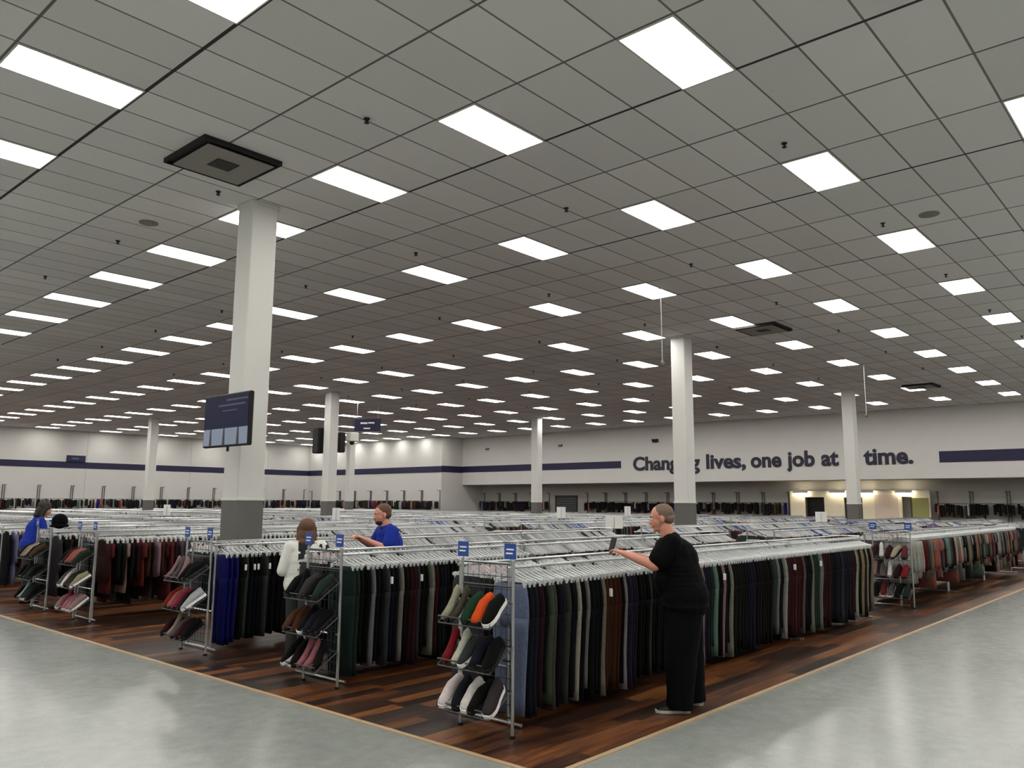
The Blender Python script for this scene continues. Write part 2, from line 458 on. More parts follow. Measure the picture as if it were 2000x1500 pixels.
# ------------------------------------------------------------------ monitor on the near column
t = empty('wall_monitor', (5.30, 9.60, 2.775)); t.rotation_euler = (0, 0, 0)
tag(t, 'flat black framed monitor with dark blue picture, mounted on the near column', 'monitor')
MB().bbox(-.03, .03, -.61, .61, -.36, .36, .012).build('frame', M_BLACK, t)
m_s1 = mat('screen_navy', (9, 12, 44), 0.5, emit=(30, 40, 120), es=0.06, spec=0.15)
m_s2 = mat('screen_pale', (90, 98, 112), 0.4, emit=(150, 164, 190), es=0.30)
m_s3 = mat('screen_mid', (26, 30, 66), 0.4, emit=(66, 76, 130), es=0.12)
m_s4 = mat('screen_dark_bar', (12, 18, 30), 0.4, emit=(56, 70, 96), es=0.05)
b = MB(); b.box(-.034, -.030, -.585, .585, -.11, .335); b.mi = 1; b.box(-.034, -.030, -.585, .585, -.335, -.11)
b.mi = 2; b.box(-.0350, -.034, -.5, .2, .19, .215).box(-.035, -.034, -.56, .0, .26, .285).box(-.035, -.034, -.3, .1, .12, .135)
b.mi = 3
for y in (-.35, .02, .38):
    b.add([(-.0352, y-.03+q, z) for q, z in ((-.0, -.335), (.07, -.335), (.055, -.11), (.015, -.11))], [(0, 1, 2, 3)])
b.build('screen', [m_s1, m_s2, m_s3, m_s4], t)
MB().tube([(.03, .1, -.05), (.25, .30, -.05), (.45, .55, -.05)], .02, 8).tube([(.02, .0, -.36), (.02, 0, -.42)], .018, 8).box(.03, .05, -.1, .3, -.2, .2).build('bracket', M_BLACK, t)

t_mon = t
t_mon.scale = (1, .93, .95)
# blue hanging sign and speakers by the mid column
def text_mesh(s, size, mt):
    cu = bpy.data.curves.new('t', 'FONT'); cu.body = s; cu.size = size; cu.align_x = 'CENTER'; cu.align_y = 'CENTER'; cu.extrude = .004
    o = bpy.data.objects.new('t', cu); C.objects.link(o); bpy.context.view_layer.update()
    me = bpy.data.meshes.new_from_object(o.evaluated_get(bpy.context.evaluated_depsgraph_get())); bpy.data.objects.remove(o)
    me.materials.append(mt); return me
t = empty('hanging_sign', (21.66, 27.5, 5.02), -0.85)
tag(t, 'dark blue rectangular sign with white lines hanging from the ceiling right of the speaker column', 'sign')
MB().bbox(-.57, .57, -.03, .03, -.28, .26, .01).build('panel', M_NAVY, t)
b = MB()
for x0, x1, z0, z1 in ((-.3, .0, .02, .09), (.03, .3, .04, .1), (-.16, .12, -.2, -.14)): b.box(x0, x1, -.034, -.030, z0, z1)
b.build('lettering', M_WHITE, t)
MB().tube([(-.45, 0, .25), (-.45, 0, CH-5.02)], .006).tube([(.45, 0, .25), (.45, 0, CH-5.02)], .006).build('wire', M_WPL, t)
def speaker(x, y, z, lb, m, bk, sc=1):
    t = empty('speaker', (x, y, z), PI/4*0); tag(t, lb, 'speaker', 'speakers on the mid column')
    MB().bbox(-.16*sc, .16*sc, -.2*sc, .2*sc, -.5*sc, .5*sc, .03).build('cabinet', m, t)
    MB().box(-.165*sc, -.16*sc, -.16*sc, .16*sc, -.45*sc, .45*sc).build('grille', mat('grille', (34, 34, 36), .8), t)
    MB().tube([(0, 0, .1), bk], .03, 8).build('bracket', m, t)
    return t
speaker(18.62, 26.68, 4.1, 'tall black speaker on the left side of the middle column', M_BLACK, (.15, -.30, .1))
speaker(19.28, 26.14, 4.05, 'black speaker on the right side of the middle column', M_BLACK, (-.25, .05, .1), .8)
t = empty('security_camera', (19.95, 26.3, 4.45)); tag(t, 'white security camera on an arm right of the middle column', 'camera')
MB().tube([(-.9, -.05, 0), (.1, 0, 0)], .035, 8).build('arm', M_WPL, t)
MB().bbox(-.2, .25, -.14, .14, -.32, .05, .03).build('housing', M_WPL, t)
MB().ball((0, 0, -.36), .1, 12, 8).build('lens_dome', M_BLACK, t, True)

# wall signs and lamps
t = empty('wall_sign', (19.55, YL-.05, 4.27)); tag(t, 'small dark blue sign box sitting on the stripe of the left wall', 'sign')
MB().bbox(-.55, .55, -.04, .04, -.2, .2, .01).build('panel', M_NAVY, t)
MB().box(-.25, .15, -.045, -.04, -.04, .05).build('lettering', mat('sign_green', (60, 110, 130)), t)
for y, z, s, lb in ((23.53, 5.16, 1.0, 'black wall box above the word Changing on the slogan wall'), (30.2, 5.18, .7, 'small grey wall box above the left stripe of the slogan wall'), (36.3, 5.2, .7, 'small dark wall box near the left corner of the slogan wall')):
    t = empty('emergency_light', (XF-.06, y, z)); tag(t, lb, 'emergency light', 'emergency lights on the slogan wall')
    MB().bbox(-.05, .06, -.18*s, .18*s, -.09*s, .09*s, .012).build('case', M_BLACK if s == 1 else mat('dim_grey', (92, 90, 86)), t)
    for q in (-1, 1): MB().tube([(-.05, q*.12*s, .05*s), (-.12, q*.14*s, .04*s)], [.03*s, .05*s], 10).build('lamp_head', M_WPL if s < 1 else M_BLACK, t)

# ------------------------------------------------------------------ racks
RAIL = 1.22
DEP = 1.10
def rack_parts(L, t):
    # two-sided rack: local x 0..L, y 0..DEP, rails at y .27 and .83
    ends = []
    for x in (0.03, L-0.03):
        for y in (.27, .83):
            MB().tube([(x, y, .01), (x, y, RAIL+.03)], .014, 8).build('post', M_CHROME, t)
        MB().tube([(x, .14, .025), (x, .96, .025)], .014, 8).build('foot', M_CHROME, t)
        MB().tube([(x, .27, RAIL+.03), (x, .83, RAIL+.03)], .012, 6).build('end_bar', M_CHROME, t); MB().tube([(x, .27, .45), (x, .83, .45)], .01, 6).build('cross_bar', M_CHROME, t)
    for y in (.27, .83):
        MB().tube([(0, y, RAIL), (L, y, RAIL)], .014, 8).build('rail', M_CHROME, t)
    MB().tube([(.03, .55, RAIL+.03), (L-.03, .55, RAIL+.03)], .010, 6).build('top_bar', M_CHROME, t)
def rack_simple(L):
    b = MB()
    for x in (0.03, L-0.03):
        for y in (.27, .83): b.tube([(x, y, .01), (x, y, RAIL+.03)], .014, 4)
        b.tube([(x, .14, .025), (x, .96, .025)], .014, 4)
    for y in (.27, .83): b.tube([(0, y, RAIL), (L, y, RAIL)], .014, 4)
    return b.mesh('clothing_rack', M_CHROME)
ROWS = [4.16, 6.40, 8.85, 12.30, 14.10, 16.50, 18.75, 21.0, 23.25, 26.6, 28.85, 31.1, 33.35, 35.6, 37.85, 40.1, 42.6, 44.85, 47.1, 49.35]
BLOCKS = [(4.95, 13.30, 3), (15.15, 24.6, 3), (26.3, 35.8, 3)]
BN = ['nearest block', 'middle block', 'farthest block']
TANL, TANR = math.tan(math.radians(76)), math.tan(math.radians(7.5))
rack_units = []
cacheR = {}
for r, y in enumerate(ROWS):
    for bi, (x0, x1, nu) in enumerate(BLOCKS):
        L = (x1-x0)/nu-.02
        for u in range(nu):
            xa = x0+u*(x1-x0)/nu
            if (y)/(xa+L) > TANL: continue
            rack_units.append((r, bi, u, xa, y, L))
protoR = {}
for (r, bi, u, xa, y, L) in rack_units:
    near = (bi == 0 and r < 6) or (bi == 1 and r < 2)
    key = (round(L, 3), near)
    if key not in protoR:
        if near:
            o = empty('clothing_rack'); rack_parts(L, o); remember(o)
        else:
            o = bpy.data.objects.new('clothing_rack', rack_simple(L)); C.objects.link(o)
        protoR[key] = o
    else: o = dup(protoR[key])
    o.location = (xa, y, .004)
    tag(o, 'chrome clothing rack, %s row from the front, %s unit of the %s' % (nth(r+1), ['first', 'second', 'third'][u], BN[bi]),
        'clothing rack', 'chrome clothing racks')

# hanger geometry, light (for copies) : hook over the rail, arm and clips
def hanger_mb(low=False, w=.19, drop=.10):
    b = MB()
    if low:
        b.box(-.004, .004, -w, w, -drop-.022, -drop+.004)
        b.add([(-.003, -w*.8, -drop), (-.003, w*.8, -drop), (-.003, .01, -.02), (-.003, -.01, -.02),
               (.003, -w*.8, -drop), (.003, w*.8, -drop), (.003, .01, -.02), (.003, -.01, -.02)],
              [(0, 3, 2, 1), (4, 5, 6, 7), (0, 1, 5, 4), (1, 2, 6, 5), (2, 3, 7, 6), (3, 0, 4, 7)])
        return b
    b.tube([(0, -.022, .0), (0, -.018, .02), (0, 0, .03), (0, .018, .02), (0, .02, 0), (0, .008, -.02), (0, 0, -.05)], .0035, 5)
    b.tube([(0, -w, -drop-.004), (0, -w*.5, -drop+.02), (0, 0, -.045), (0, w*.5, -drop+.02), (0, w, -drop-.004)], .0075, 6)
    b.tube([(0, -w, -drop-.006), (0, w, -drop-.006)], .006, 6)
    for s in (-1, 1): b.bbox(-.012, .012, s*w*.82-.018, s*w*.82+.018, -drop-.05, -drop+.012, .003)
    return b
# trousers: waist loft and two legs, hung by the waist from clips
def ell(cx, cy, z, rx, ry, n=12, wob=0):
    return [(cx+rx*math.cos(t)+wob*math.sin(3*t+z*9), cy+ry*math.sin(t), z) for t in [2*PI*k/n for k in range(n)]]
def trouser_mb(L, rs, tk=.022, flare=1.0):
    b = MB(); top = -.125
    rings = []
    for i, (z, ry) in enumerate(((top, .178), (top-.04, .185), (top-.12, .203), (top-.24, .212), (top-.33, .205))):
        rings.append(ell(rs.uniform(-.003, .003), 0, z, tk*(.7+.1*i), ry, 14, .003))
    b.ring(rings)
    for s in (-1, 1):
        rings = []; ph = rs.uniform(0, 6); am = rs.uniform(.003, .012)
        for i in range(8):
            f = i/7; z = top-.26-f*(L-.26)
            ry = (.105-.028*min(1, f*1.6))*(1+(flare-1)*f)
            rings.append(ell(am*math.sin(ph+f*5)*f+s*.002, s*(.103-.012*f), z, tk*(1.05-.15*f), ry, 10, .002))
        b.ring(rings)
    return b
def shirt_mb(L, rs, tk=.03, w=.21, sleeve=.55):
    b = MB(); top = -.055; rings = []
    for z, ry, rx in ((top, .06, .6), (top-.03, .12, .8), (top-.07, w-.01, 1), (top-.16, w+.0, 1.1), (top-.32, w-.015, 1.15), (top-.5*L, w, 1.2), (top-.8*L, w+.01, 1.1), (top-L, w+.015, .95)):
        rings.append(ell(rs.uniform(-.005, .005), 0, z, tk*rx, ry, 14, .004))
    b.ring(rings)
    for s in (-1, 1):
        rings = []
        for i in range(6):
            f = i/5; z = top-.06-f*sleeve
            rings.append(ell(rs.uniform(-.006, .006), s*(w-.01+.035*math.sin(f*2)), z, tk*(.95-.2*f), .05-.014*f, 8))
        b.ring(rings)
    return b
rs = random.Random(3)
def make_garment(name, mb, hmb, tagmb=None):
    g = mb.build(name, M_CLOTH, smooth=True)
    h = hmb.build('hanger', M_HANG, g); h['label'] = 'clear plastic hanger'
    if tagmb:
        k = tagmb.build('price_tag', M_WHITE, g); k['label'] = 'white paper price tag'
    remember(g); return g
tagm = lambda: MB().bbox(-.008, .008, -.235, -.205, -.30, -.23, .003)
T_P = [make_garment('hanging_trousers', trouser_mb(L, rs, tk, fl), hanger_mb(), tg) for L, tk, fl, tg in
       ((1.00, .024, 1, None), (.96, .028, 1.1, None), (.92, .022, .9, None), (1.02, .03, 1.2, None), (.86, .026, 1, None), (.98, .026, 1.05, tagm()))]
T_S = [make_garment('hanging_shirt', shirt_mb(L, rs, tk, w_, sl), hanger_mb(w=.2, drop=.06), tg) for L, tk, w_, sl, tg in
       ((.62, .03, .21, .52, None), (.70, .034, .22, .22, None), (.58, .026, .2, .5, None), (.66, .03, .215, .54, tagm()), (.78, .032, .2, .2, None), (.95, .034, .21, .5, None))]
used_proto = set()
CNAME = [((13, 13, 15), 'black'), ((24, 28, 46), 'dark navy'), ((146, 158, 186), 'light blue denim'), ((60, 24, 30), 'dark maroon'), ((92, 90, 76), 'olive grey'),
         ((196, 194, 188), 'off-white'), ((84, 46, 28), 'brown'), ((150, 150, 146), 'light grey'), ((70, 70, 74), 'charcoal'), ((188, 150, 152), 'pale pink'),
         ((132, 164, 150), 'pale green'), ((44, 62, 52), 'dark green'), ((52, 40, 72), 'dark purple'), ((172, 150, 122), 'tan'), ((22, 26, 118), 'royal blue'),
         ((122, 46, 50), 'brick red'), ((112, 98, 104), 'mauve grey'), ((214, 210, 208), 'white'), ((196, 116, 104), 'coral pink'), ((96, 70, 50), 'olive brown')]
CN = {n_: c for c, n_ in CNAME}
def jit(c, rs, a=8): return tuple(max(6, min(245, v+rs.uniform(-a, a))) for v in c)
def garment(protos, x, y, colname, label_tail, noun, cat, group, rs, k=None):
    k = rs.randrange(len(protos)) if k is None else k
    p = protos[k]
    if p.name not in used_proto: used_proto.add(p.name); o = p; o.color = (*s2l(jit(CN[colname], rs)), 1)
    else: o = dup(p, color=jit(CN[colname], rs))
    o.location = (x, y, RAIL+.004); o.rotation_euler.z = rs.uniform(-.10, .10)
    tag(o, '%s %s hanging %s' % (colname, noun, label_tail), cat, group)
    return o
dark = ['black', 'black', 'black', 'dark navy', 'dark navy', 'charcoal', 'black', 'dark maroon', 'dark green', 'black']
# (x from, colour) along the first row, read off the photo
plan1 = [(4.9, 'light blue denim'), (5.06, 'dark navy'), (5.14, 'dark maroon'), (5.2, 'black'), (5.30, 'olive grey'), (5.40, 'black'), (5.47, 'dark navy'), (5.54, 'charcoal'), (5.6, 'black'), (5.68, 'off-white'), (5.74, 'black'), (5.80, 'light grey'),
         (5.86, 'black'), (6.03, 'light grey'), (6.09, 'brown'), (6.34, 'black'), (6.40, 'off-white'), (6.46, 'dark purple'), (6.6, 'black'), (6.8, 'charcoal'), (6.86, 'black'), (7.2, 'light grey'), (7.26, 'black'), (7.79, 'black'), (7.85, 'pale pink'), (7.91, 'dark navy'), (8.06, 'dark green'),
         (8.12, 'pale green'), (8.18, 'black'), (8.29, 'pale pink'), (8.35, 'black'), (8.50, 'light grey'), (8.57, 'black'), (8.76, 'black'), (8.92, 'off-white'), (8.98, 'dark navy'), (9.05, 'black'), (9.6, 'charcoal'), (9.73, 'light grey'), (9.80, 'black'), (9.89, 'pale green'),
         (9.96, 'off-white'), (10.02, 'dark maroon'), (10.28, 'brown'), (10.35, 'dark maroon'), (10.5, 'mauve grey'), (10.58, 'black'), (10.78, 'light grey'), (10.86, 'dark green'), (11.1, 'light grey'), (11.2, 'dark maroon'), (11.5, 'black'),
         (11.7, 'dark navy'), (11.9, 'charcoal'), (12.0, 'dark navy'), (12.3, 'dark maroon'), (12.47, 'off-white'), (12.55, 'tan'), (12.62, 'black'), (12.76, 'tan'), (12.86, 'dark maroon'), (12.95, 'off-white'), (13.02, 'black'), (13.14, 'tan')]
x = 4.99; n = 0
while x < 13.27:
    c = [k for k in plan1 if k[0] <= x+.02][-1][1]
    n += 1
    k = 0 if n == 1 else (5 if n in (20, 56, 88, 103) else rs.randrange(5))
    garment(T_P, x, ROWS[0]+.27, c, 'on the nearest row, %s from its shoe rack' % nth(n), 'trousers', 'trousers', 'trousers on the nearest row', rs, k)
    x += rs.uniform(.054, .064)
def colrow(protos, x0, x1, y, step, cols, tail, noun, cat, group, special=None):
    x = x0; n = 0
    while x < x1:
        n += 1
        c = special(x) if special and special(x) else rs.choice(cols)
        garment(protos, x, y, c, tail % nth(n), noun, cat, group, rs)
        x += rs.uniform(step*.93, step*1.07)
    return x
e2 = colrow(T_P, 5.0, 7.7, ROWS[1]+.27, .062, dark+['black', 'black', 'black'], 'on the second row, %s from its shoe rack', 'trousers', 'trousers', 'trousers on the second row',
            lambda x: 'dark green' if x < 5.12 else 'light grey' if 5.2 < x < 5.26 or 5.6 < x < 5.65 or 6.0 < x < 6.05 else 'dark maroon' if 5.7 < x < 5.85 else None)
e3 = colrow(T_P, 5.05, 7.4, ROWS[2]+.27, .064, ['black', 'black', 'black', 'charcoal', 'dark navy'], 'on the third row, %s from its shoe rack', 'trousers', 'trousers', 'trousers on the third row',
            lambda x: 'royal blue' if x < 5.2 else None)
warm = ['dark maroon', 'mauve grey', 'black', 'dark green', 'pale pink', 'light grey', 'brick red', 'charcoal', 'brown', 'dark maroon', 'black']
e4 = colrow(T_S, 5.05, 9.0, ROWS[3]+.27, .075, warm, 'on the fourth row, %s from its shoe rack', 'top', 'shirt', 'tops on the fourth row')
e5 = colrow(T_S, 5.05, 8.2, ROWS[4]+.27, .08, ['olive grey', 'dark maroon', 'charcoal', 'dark green', 'black', 'mauve grey', 'tan'], 'on the fifth row, %s from its shoe rack', 'top', 'shirt', 'tops on the fifth row')
e6 = colrow(T_S, 5.05, 7.0, ROWS[5]+.27, .085, ['royal blue', 'light blue denim', 'dark maroon', 'pale pink', 'black'], 'on the sixth row, far left, %s from its end', 'top', 'shirt', 'tops on the sixth row')
bright = ['brick red', 'coral pink', 'pale pink', 'olive brown', 'light grey', 'mauve grey', 'dark green', 'pale green', 'white', 'black', 'dark maroon', 'tan', 'charcoal', 'mauve grey']
colrow(T_S, 15.25, 26.2 if False else 24.55, ROWS[0]+.27, .075, bright, 'on the right-hand front row, %s from its shoe rack', 'top', 'shirt', 'tops on the right-hand front row',
       lambda x: 'white' if x < 15.7 else 'brick red' if 15.7 < x < 16.0 else 'coral pink' if 16.5 < x < 16.8 else 'pale green' if 17.2 < x < 17.6 else None)

# the rest of the clothes and hangers: beyond counting, one object each
def bulk(name, boxes, m, label, cat):
    # boxes: list of (mb template verts, faces, offset, colour)
    V_, F_, K_ = [], [], []
    for tv, tf, (ox, oy, oz), sc, col in boxes:
        n0 = len(V_)
        V_.extend((x*sc[0]+ox, y*sc[1]+oy, z*sc[2]+oz) for x, y, z in tv)
        F_.extend(tuple(i+n0 for i in f) for f in tf)
        K_.extend([col]*len(tv))
    me = bpy.data.meshes.new(name); me.from_pydata(V_, [], F_); me.materials.append(m)
    at = me.color_attributes.new('dye', 'FLOAT_COLOR', 'POINT')
    at.data.foreach_set('color', [c for k in K_ for c in (*k, 1.0)])
    me.update(); o = bpy.data.objects.new(name, me); C.objects.link(o)
    return tag(o, label, cat, kind='stuff')
lowh = hanger_mb(True)
def slab(L, w, t):     # simple tapered garment
    b = MB(); b.ring([ell(0, 0, -.10, t*.7, w*.8, 8), ell(0, 0, -.16, t, w, 8), ell(0, 0, -.10-L*.5, t*1.1, w*1.0, 8), ell(0, 0, -.10-L, t*.9, w*.95, 8)]); return b
gl = [slab(.95, .19, .03), slab(.9, .2, .028), slab(.62, .22, .034), slab(.7, .22, .03)]
gb, hb = [], []
allcols = [CN[k] for k in dark+warm+bright]
lin = {k: tuple(v*.42 for v in s2l(k)) for k in allcols}
for (r, bi, u, xa, y, L) in rack_units:
    for q, yy in enumerate((y+.27, y+.83)):
        start = xa+.06
        if q == 0 and bi == 0:
            if r == 0: continue
            lim = {1: e2, 2: e3, 3: e4, 4: e5, 5: e6}.get(r)
            if lim: start = max(start, lim)
        if q == 0 and bi == 1 and r == 0: continue
        x = start
        far = r > 8 or bi == 2
        st = .085 if far else .062
        long_ = (r+bi) % 3 != 2
        blueish = (bi >= 1 and 1 <= r <= 5) or (bi == 1 and r in (6, 7))
        while x < xa+L-.05:
            if rs.random() < .94:
                t_ = rs.choice(gl[:2] if long_ else gl[2:])
                gb.append((t_.v, t_.f, (x, yy, RAIL), (1.3 if far else 1, 1, rs.uniform(.92, 1.05)), lin[rs.choice(allcols)] if x > 5.3 else (.012, .012, .014)))
                g = rs.uniform(.42, .78)
                hc_ = (g, g*1.01, g*1.02)
                if blueish and rs.random() < (.5 if (int(x*1.3)+r*3) % 5 == 0 else .05): hc_ = rs.choice(((.04, .09, .36), (.08, .16, .45), (.12, .10, .35), (.10, .30, .32)))
                elif rs.random() < .05: hc_ = (.03, .03, .035)
                hb.append((lowh.v, lowh.f, (x, yy+rs.uniform(-.012, .012), RAIL+.006+rs.uniform(0, .01)), (1.5 if far else 1.1, 1.05, 1), hc_))
            x += st*rs.uniform(.9, 1.1)
bulk('packed_clothes', gb, M_STUFF, 'mass of dark and coloured clothes packed on the rack rows across the store floor', 'clothes')
bulk('packed_hangers', hb, M_HSTUFF, 'endless pale plastic hangers over the rack rows across the store floor', 'hangers')

# ------------------------------------------------------------------ shoe racks at the row ends
def shoe_mb(kind):
    # toe towards -x, sole on z=0, length .27
    up = MB(); so = MB()
    prof = [(-.135, .020, .030), (-.12, .036, .045), (-.08, .046, .058), (-.03, .044, .078), (.02, .037, .095), (.07, .035, .10 if kind else .085), (.115, .034, .105 if kind else .08), (.135, .022, .10 if kind else .075)]
    def sec(x, w, h, z0):
        return [(x, -w, z0), (x, -w*.98, z0+(h-z0)*.45), (x, -w*.6, z0+(h-z0)*.9), (x, 0, h), (x, w*.6, z0+(h-z0)*.9), (x, w*.98, z0+(h-z0)*.45), (x, w, z0), (x, 0, z0-.001)]
    up.ring([sec(x, w, h, .022) for x, w, h in prof])
    so.ring([[(x, -w*1.08, 0), (x, -w*1.1, .012), (x, -w*1.06, .026), (x, w*1.06, .026), (x, w*1.1, .012), (x, w*1.08, 0)] for x, w, h in [(-.142, .018, 0)]+[(a, b_, c) for a, b_, c in prof[1:-1]]+[(.142, .022, 0)]])
    return up, so
def heel_mb():
    up = MB(); so = MB()
    up.ring([[(x, -w, z), (x, -w*.8, z+h*.7), (x, 0, z+h), (x, w*.8, z+h*.7), (x, w, z), (x, 0, z-.002)] for x, w, z, h in
             ((-.125, .012, .006, .012), (-.11, .03, .006, .028), (-.06, .038, .008, .036), (-.02, .034, .024, .034), (.04, .028, .055, .035), (.09, .03, .075, .05), (.115, .018, .08, .052))])
    so.tube([(.095, 0, .075), (.1, 0, .0)], [.018, .006], 6)
    return up, so
protoS = []
for k, (f, m2, lab) in enumerate(((shoe_mb(0), M_WHITE, 'white sole'), (shoe_mb(1), M_WHITE, 'white sole'), (heel_mb(), M_BLACK, 'thin heel'), (shoe_mb(0), M_BLACK, 'black sole'))):
    up, so = f
    o = up.build('shoe', M_CLOTH, smooth=True)
    s_ = so.build('heel' if k == 2 else 'sole', m2, o); s_['label'] = lab
    remember(o); protoS.append(o)
SC = dict(CN); SC.update({'bright orange': (214, 74, 28), 'bottle green': (36, 70, 52), 'red': (160, 34, 44), 'pink': (206, 130, 142), 'deep pink': (186, 60, 96), 'cream': (206, 192, 168), 'silver': (176, 178, 180)})
usedS = set()
def place_shoe(parent_loc, k, col, loc, tilt, rz, label):
    p = protoS[k]
    if k not in usedS: usedS.add(k); o = p
    else: o = dup(p)
    kc = 1.9 if col in ('white', 'off-white', 'silver', 'bright orange') else 1.0
    o.color = (*[v*kc for v in s2l(jit(SC[col], rs, 5))], 1)
    o.location = loc; o.rotation_euler = (rs.uniform(-.12, .12), tilt, rz+rs.uniform(-.3, .3))
    o.scale = (1.08, 1.15, 1.15); tag(o, label, 'shoe', 'shoes on the end racks'); return o
def shoe_rack(x, y, W, where, tiers, label, hangs=None):
    t = empty('shoe_rack', (x, y, .004)); tag(t, label, 'shoe rack', 'wire shoe racks at the row ends')
    for yy in (0, W): MB().tube([(0, yy, 0), (0, yy, 1.30)], .013, 8).build('post', M_CHROME, t)
    for yy in (0, W): MB().tube([(0, yy, .0), (0, yy, .02)], .022, 10).build('foot', M_BLACK, t)
    b = MB()
    for z in (1.27, 1.10, .55, .14): b.tube([(0, 0, z), (0, W, z)], .007, 6)
    for k in range(1, 9): b.tube([(.0, W*k/9, .14), (.0, W*k/9, 1.27)], .003, 4)
    for k in range(1, 12): b.tube([(.0, 0, .14+k*.094), (0, W, .14+k*.094)], .003, 4)
    b.build('grid_panel', M_WIRE, t)
    TILT = -.58
    for ti, (z, shoes) in enumerate(tiers):
        b = MB(); D = .30
        def P(d, yy, h=0):    # point on the sloping shelf
            return (-.01-d*math.cos(TILT)-h*math.sin(-TILT)*0, yy, z+d*math.sin(TILT)+h)
        for d in (0, D): b.tube([P(d, 0), P(d, W)], .006, 6)
        for yy in (0, W): b.tube([P(0, yy), P(D, yy)], .006, 6)
        b.tube([P(D, 0, .05), P(D, W, .05)], .006, 6)
        for k in range(9): b.tube([P(0, W*k/8), P(D, W*k/8), P(D, W*k/8, .05)], .003, 4)
        b.build('wire_shelf', M_WIRE, t)
        n_ = len(shoes)
        for k, (kind, col) in enumerate(shoes):
            yy = W*(k+.5)/n_
            d = .155
            px, py, pz = P(d, yy, .012)
            place_shoe(None, kind, col, (x+px, y+py, .004+pz), -(-TILT), rs.uniform(-.15, .15),
                       '%s shoe, %s shelf of the %s, %s from %s' % (col, ['top', 'middle', 'bottom'][ti], where, nth(n_-k) if k > n_/2 else nth(k+1), 'left' if k > n_/2 else 'right'))
    # blue size signs on clips and small cards
    for yy in (0.02, W-.02):
        s_ = MB().bbox(-.018, -.012, yy-.06, yy+.06, 1.31, 1.43, .002).build('sign_plate', M_BLUE, t); s_['label'] = 'small blue size sign'
        b = MB()
        for a0, a1, zz in ((-.04, .035, 1.385), (-.03, .04, 1.355)): b.box(-.0205, -.0182, yy+a0, yy+a1, zz-.006, zz+.006)
        g_ = b.build('lettering', M_WHITE, s_)
        MB().tube([(-.008, yy, 1.26), (-.008, yy, 1.33)], .005, 6).build('sign_clip', M_CHROME, t)
    for k in range(4): MB().box(-.016, -.012, W*(.2+.18*k)-.022, W*(.2+.18*k)+.022, 1.20, 1.245).build('size_card', mat('pink_card', (206, 178, 182), .7), t)
    return t
B, G = 'black', 'charcoal'
shoe_rack(4.74, 4.18, .55, 'nearest rack', [(.98, [(0, 'black'), (3, 'bright orange'), (3, 'bottle green'), (2, 'olive grey'), (2, 'cream')]),
          (.66, [(3, B), (3, 'dark navy'), (0, G), (2, 'off-white'), (2, 'red')]), (.34, [(1, G), (3, B), (0, 'white'), (3, 'dark navy'), (0, 'white')])],
          'wire shoe rack with an orange shoe, at the end of the nearest row')
shoe_rack(4.82, 6.45, .55, 'rack before the woman', [(.98, [(3, 'dark green'), (3, B), (3, G), (2, B), (3, B)]),
          (.66, [(3, B), (3, 'dark navy'), (1, B), (3, 'brown'), (3, 'olive brown')]), (.34, [(2, B), (2, 'pink'), (2, 'pink'), (3, B), (1, B)])],
          'wire shoe rack full of dark shoes in front of the woman in white')
shoe_rack(4.80, 8.90, .58, 'third rack', [(.98, [(3, B), (3, B), (2, 'pale pink'), (2, 'mauve grey'), (2, 'pale pink')]),
          (.66, [(1, 'silver'), (3, 'dark maroon'), (3, 'deep pink'), (3, 'coral pink'), (3, 'red')]), (.34, [(3, B), (3, 'dark maroon'), (3, 'mauve grey'), (2, 'cream'), (3, 'dark maroon')])],
          'wire shoe rack with pink and red shoes left of the royal blue trousers')
shoe_rack(4.86, 12.32, .6, 'fourth rack', [(.98, [(3, 'dark green'), (3, 'coral pink'), (3, 'coral pink'), (3, 'brown'), (3, B)]),
          (.66, [(0, 'cream'), (3, 'dark green'), (3, 'olive brown'), (1, 'white'), (1, 'mauve grey')]), (.34, [(0, 'pale pink'), (0, 'pale pink'), (0, 'pink'), (2, 'deep pink'), (0, 'pale pink')])],
          'wire shoe rack with pale pink sneakers below, left of the monitor column')
shoe_rack(4.88, 14.12, .6, 'fifth rack', [(.98, [(3, 'olive brown'), (3, B), (3, 'cream'), (3, 'tan'), (3, B)]),
          (.66, [(3, B), (3, 'dark green'), (3, B), (2, 'brown'), (3, B)]), (.34, [(3, B), (1, 'dark green'), (1, 'dark green'), (2, 'silver'), (3, B)])],
          'wire shoe rack with tan shoes beside the person in blue, far left')
shoe_rack(15.02, 4.18, .62, 'rack at far right', [(.98, [(3, 'brick red'), (3, 'cream'), (3, 'dark maroon'), (2, 'off-white'), (3, 'dark maroon')]),
          (.66, [(3, 'red'), (3, 'dark maroon'), (2, 'white'), (3, 'mauve grey'), (2, 'pale pink')]), (.34, [(3, 'dark green'), (3, B), (0, 'mauve grey'), (1, 'brick red'), (3, B)])],
          'wire shoe rack with red and white shoes beyond the cross aisle at right')

